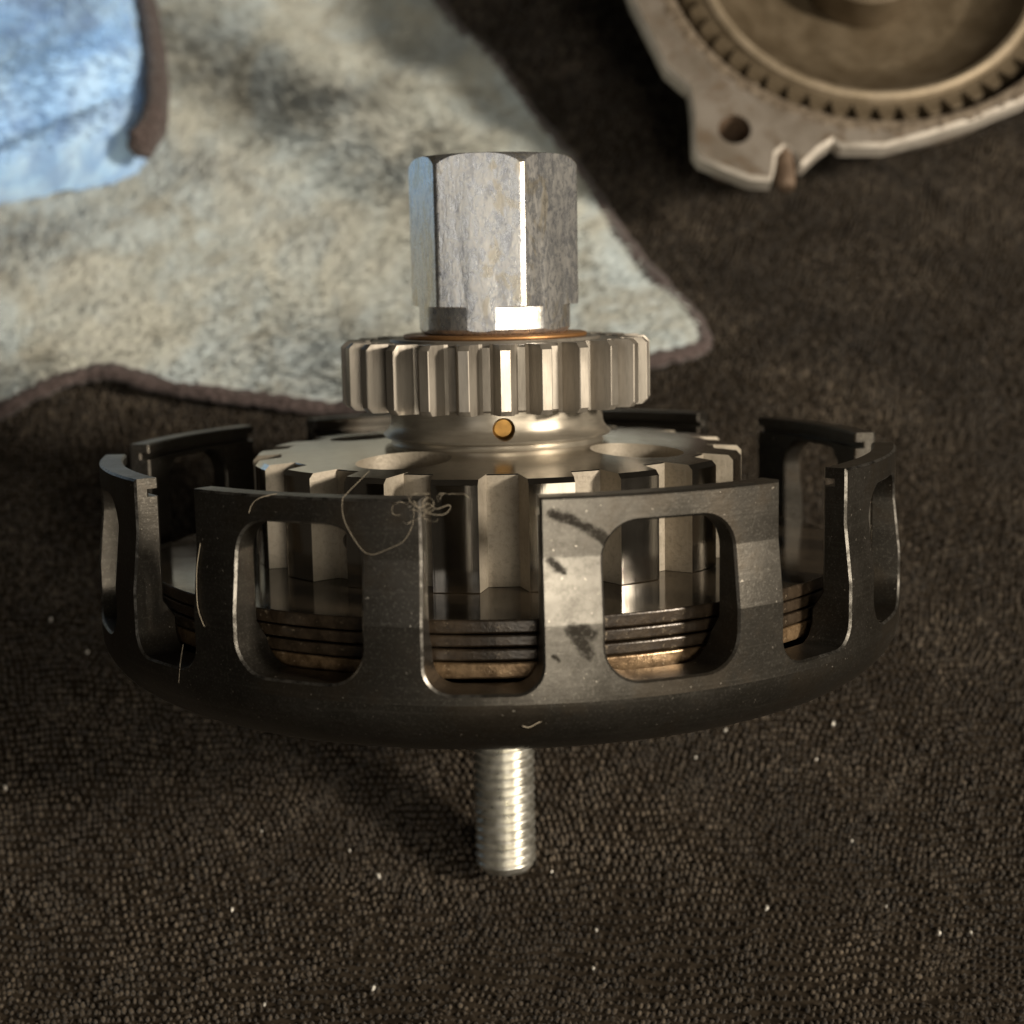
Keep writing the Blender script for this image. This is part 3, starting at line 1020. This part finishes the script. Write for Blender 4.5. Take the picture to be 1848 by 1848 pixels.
# ------------------------------------------------------------------ lint and swarf
def on_basket(th_, z, out_=.25):
    a = radians(th_)
    r = (Ro(z) if z < Z_RIM else 71.5) + out_
    return (r * sin(a), -r * cos(a), z)
def hair(points, r, label):
    me = tube(spline(points, 8), r, 5)
    o = link_mesh('lint_fibre', me, M_lint)
    o.matrix_world = CLUTCH
    return tag(o, label, 'lint', 'lint caught on the basket')
hair([on_basket(-17.0, 86.5, -6), on_basket(-17.9, 84.0, .2)] + [on_basket(a, z, .3) for a, z in ((-18.1, 83.0), (-17.9, 80.1), (-16.2, 76.4), (-14.8, 75.3), (-12.9, 76.1), (-10.9, 77.4), (-9.8, 79.8), (-9.6, 82.3))], 0.027, 'long looping pale fibre hanging over the finger left of the open slot')
knot = hair([on_basket(a, z, o_) for a, z, o_ in ((-10.6, 84.0, .3), (-9.8, 83.1, .8), (-8.8, 82.4, 1.2), (-7.9, 82.9, .6), (-6.9, 82.2, 1.1), (-5.6, 82.7, .8), (-5.5, 82.0, .3), (-6.3, 81.3, .8), (-7.9, 81.6, .9), (-8.6, 82.8, .3), (-8.0, 83.6, .6), (-7.2, 82.9, 1.2), (-8.6, 81.9, .9), (-9.6, 83.3, .5))], 0.036, 'knot of pale curly lint on the corner of the finger beside the slot')
for q in range(6):
    a0, z0 = -9.6 + rnd.uniform(-1.5, 3.6), 82.6 + rnd.uniform(-1.2, 1.0)
    pts_ = []
    ang = rnd.uniform(0, 6.28)
    for i in range(9):
        ang += rnd.uniform(-1.1, 1.3)
        a0 += .55 * cos(ang); z0 += .5 * sin(ang)
        pts_.append(on_basket(a0, min(z0, 84.2), rnd.uniform(.2, 1.3)))
    link_mesh('curl', tube(spline(pts_, 6), .016 + .012 * rnd.random(), 5), M_lint, knot)
hair([on_basket(a, z) for a, z in ((-39.1, 75.1), (-39.6, 70.7), (-39.2, 65.5), (-38.3, 62.8), (-38.0, 62.4))], 0.05, 'upright pale fibre stuck to the left edge of the left windowed finger')
hair([on_basket(a, z, .3) for a, z in ((-42.2, 58.8), (-43.0, 55.5), (-43.5, 52.4))], 0.037, 'short faint fibre below the upright one near the basket bottom')
hair([on_basket(a, z, .3) for a, z in ((-30.8, 80.6), (-30.2, 82.0), (-29.0, 83.0), (-27.2, 83.6))], 0.043, 'small curved fibre on the top edge of the left windowed finger')
hair([on_basket(a, z, -.6) for a, z in ((2.2, 49.9), (3.0, 49.7), (4.0, 50.3), (4.6, 50.6))], 0.062, 'tiny pale splinter on the basket bowl above the rod')

bmz = bmesh.new()
bmesh.ops.create_icosphere(bmz, subdivisions=1, radius=S)
for v in bmz.verts: v.co = v.co * random.uniform(.7, 1.25)
chip = finish(bmz, 20)
chip.materials.append(M_swarf)
sp = [(-25, 0, 1.3), (-103, 23, 1.2), (-53, -7, .9), (-31, 6, .7), (50, -9, 1.1), (82, -15, 1.1), (47, 34, .8), (70, 35, 1.0), (17, -13, .8), (9, 0, .7), (-25, -24, 1.1), (-45, -27, .7), (-102, 69, 1.1), (-92, 59, .8), (40, 27, .7), (69, 6, .7), (65, 26, .6), (88, -15, .7), (16, -21, .8), (73, -9, .7), (-49, 11, .6)]
for x, y, q in sp:
    o = bpy.data.objects.new('metal_chip', chip)
    col.objects.link(o)
    o.location = Vector((x, y, height(x, y) + 1.75)) * S
    o.scale = (.42 * q * random.uniform(.7, 1.1), .62 * q, .42 * q)
    o.rotation_euler = (random.uniform(-.4, .4), random.uniform(-.4, .4), random.uniform(-.6, .6))
    tag(o, 'tiny bright speck of swarf lying on the brown carpet', 'metal chip', 'swarf scattered on the carpet')
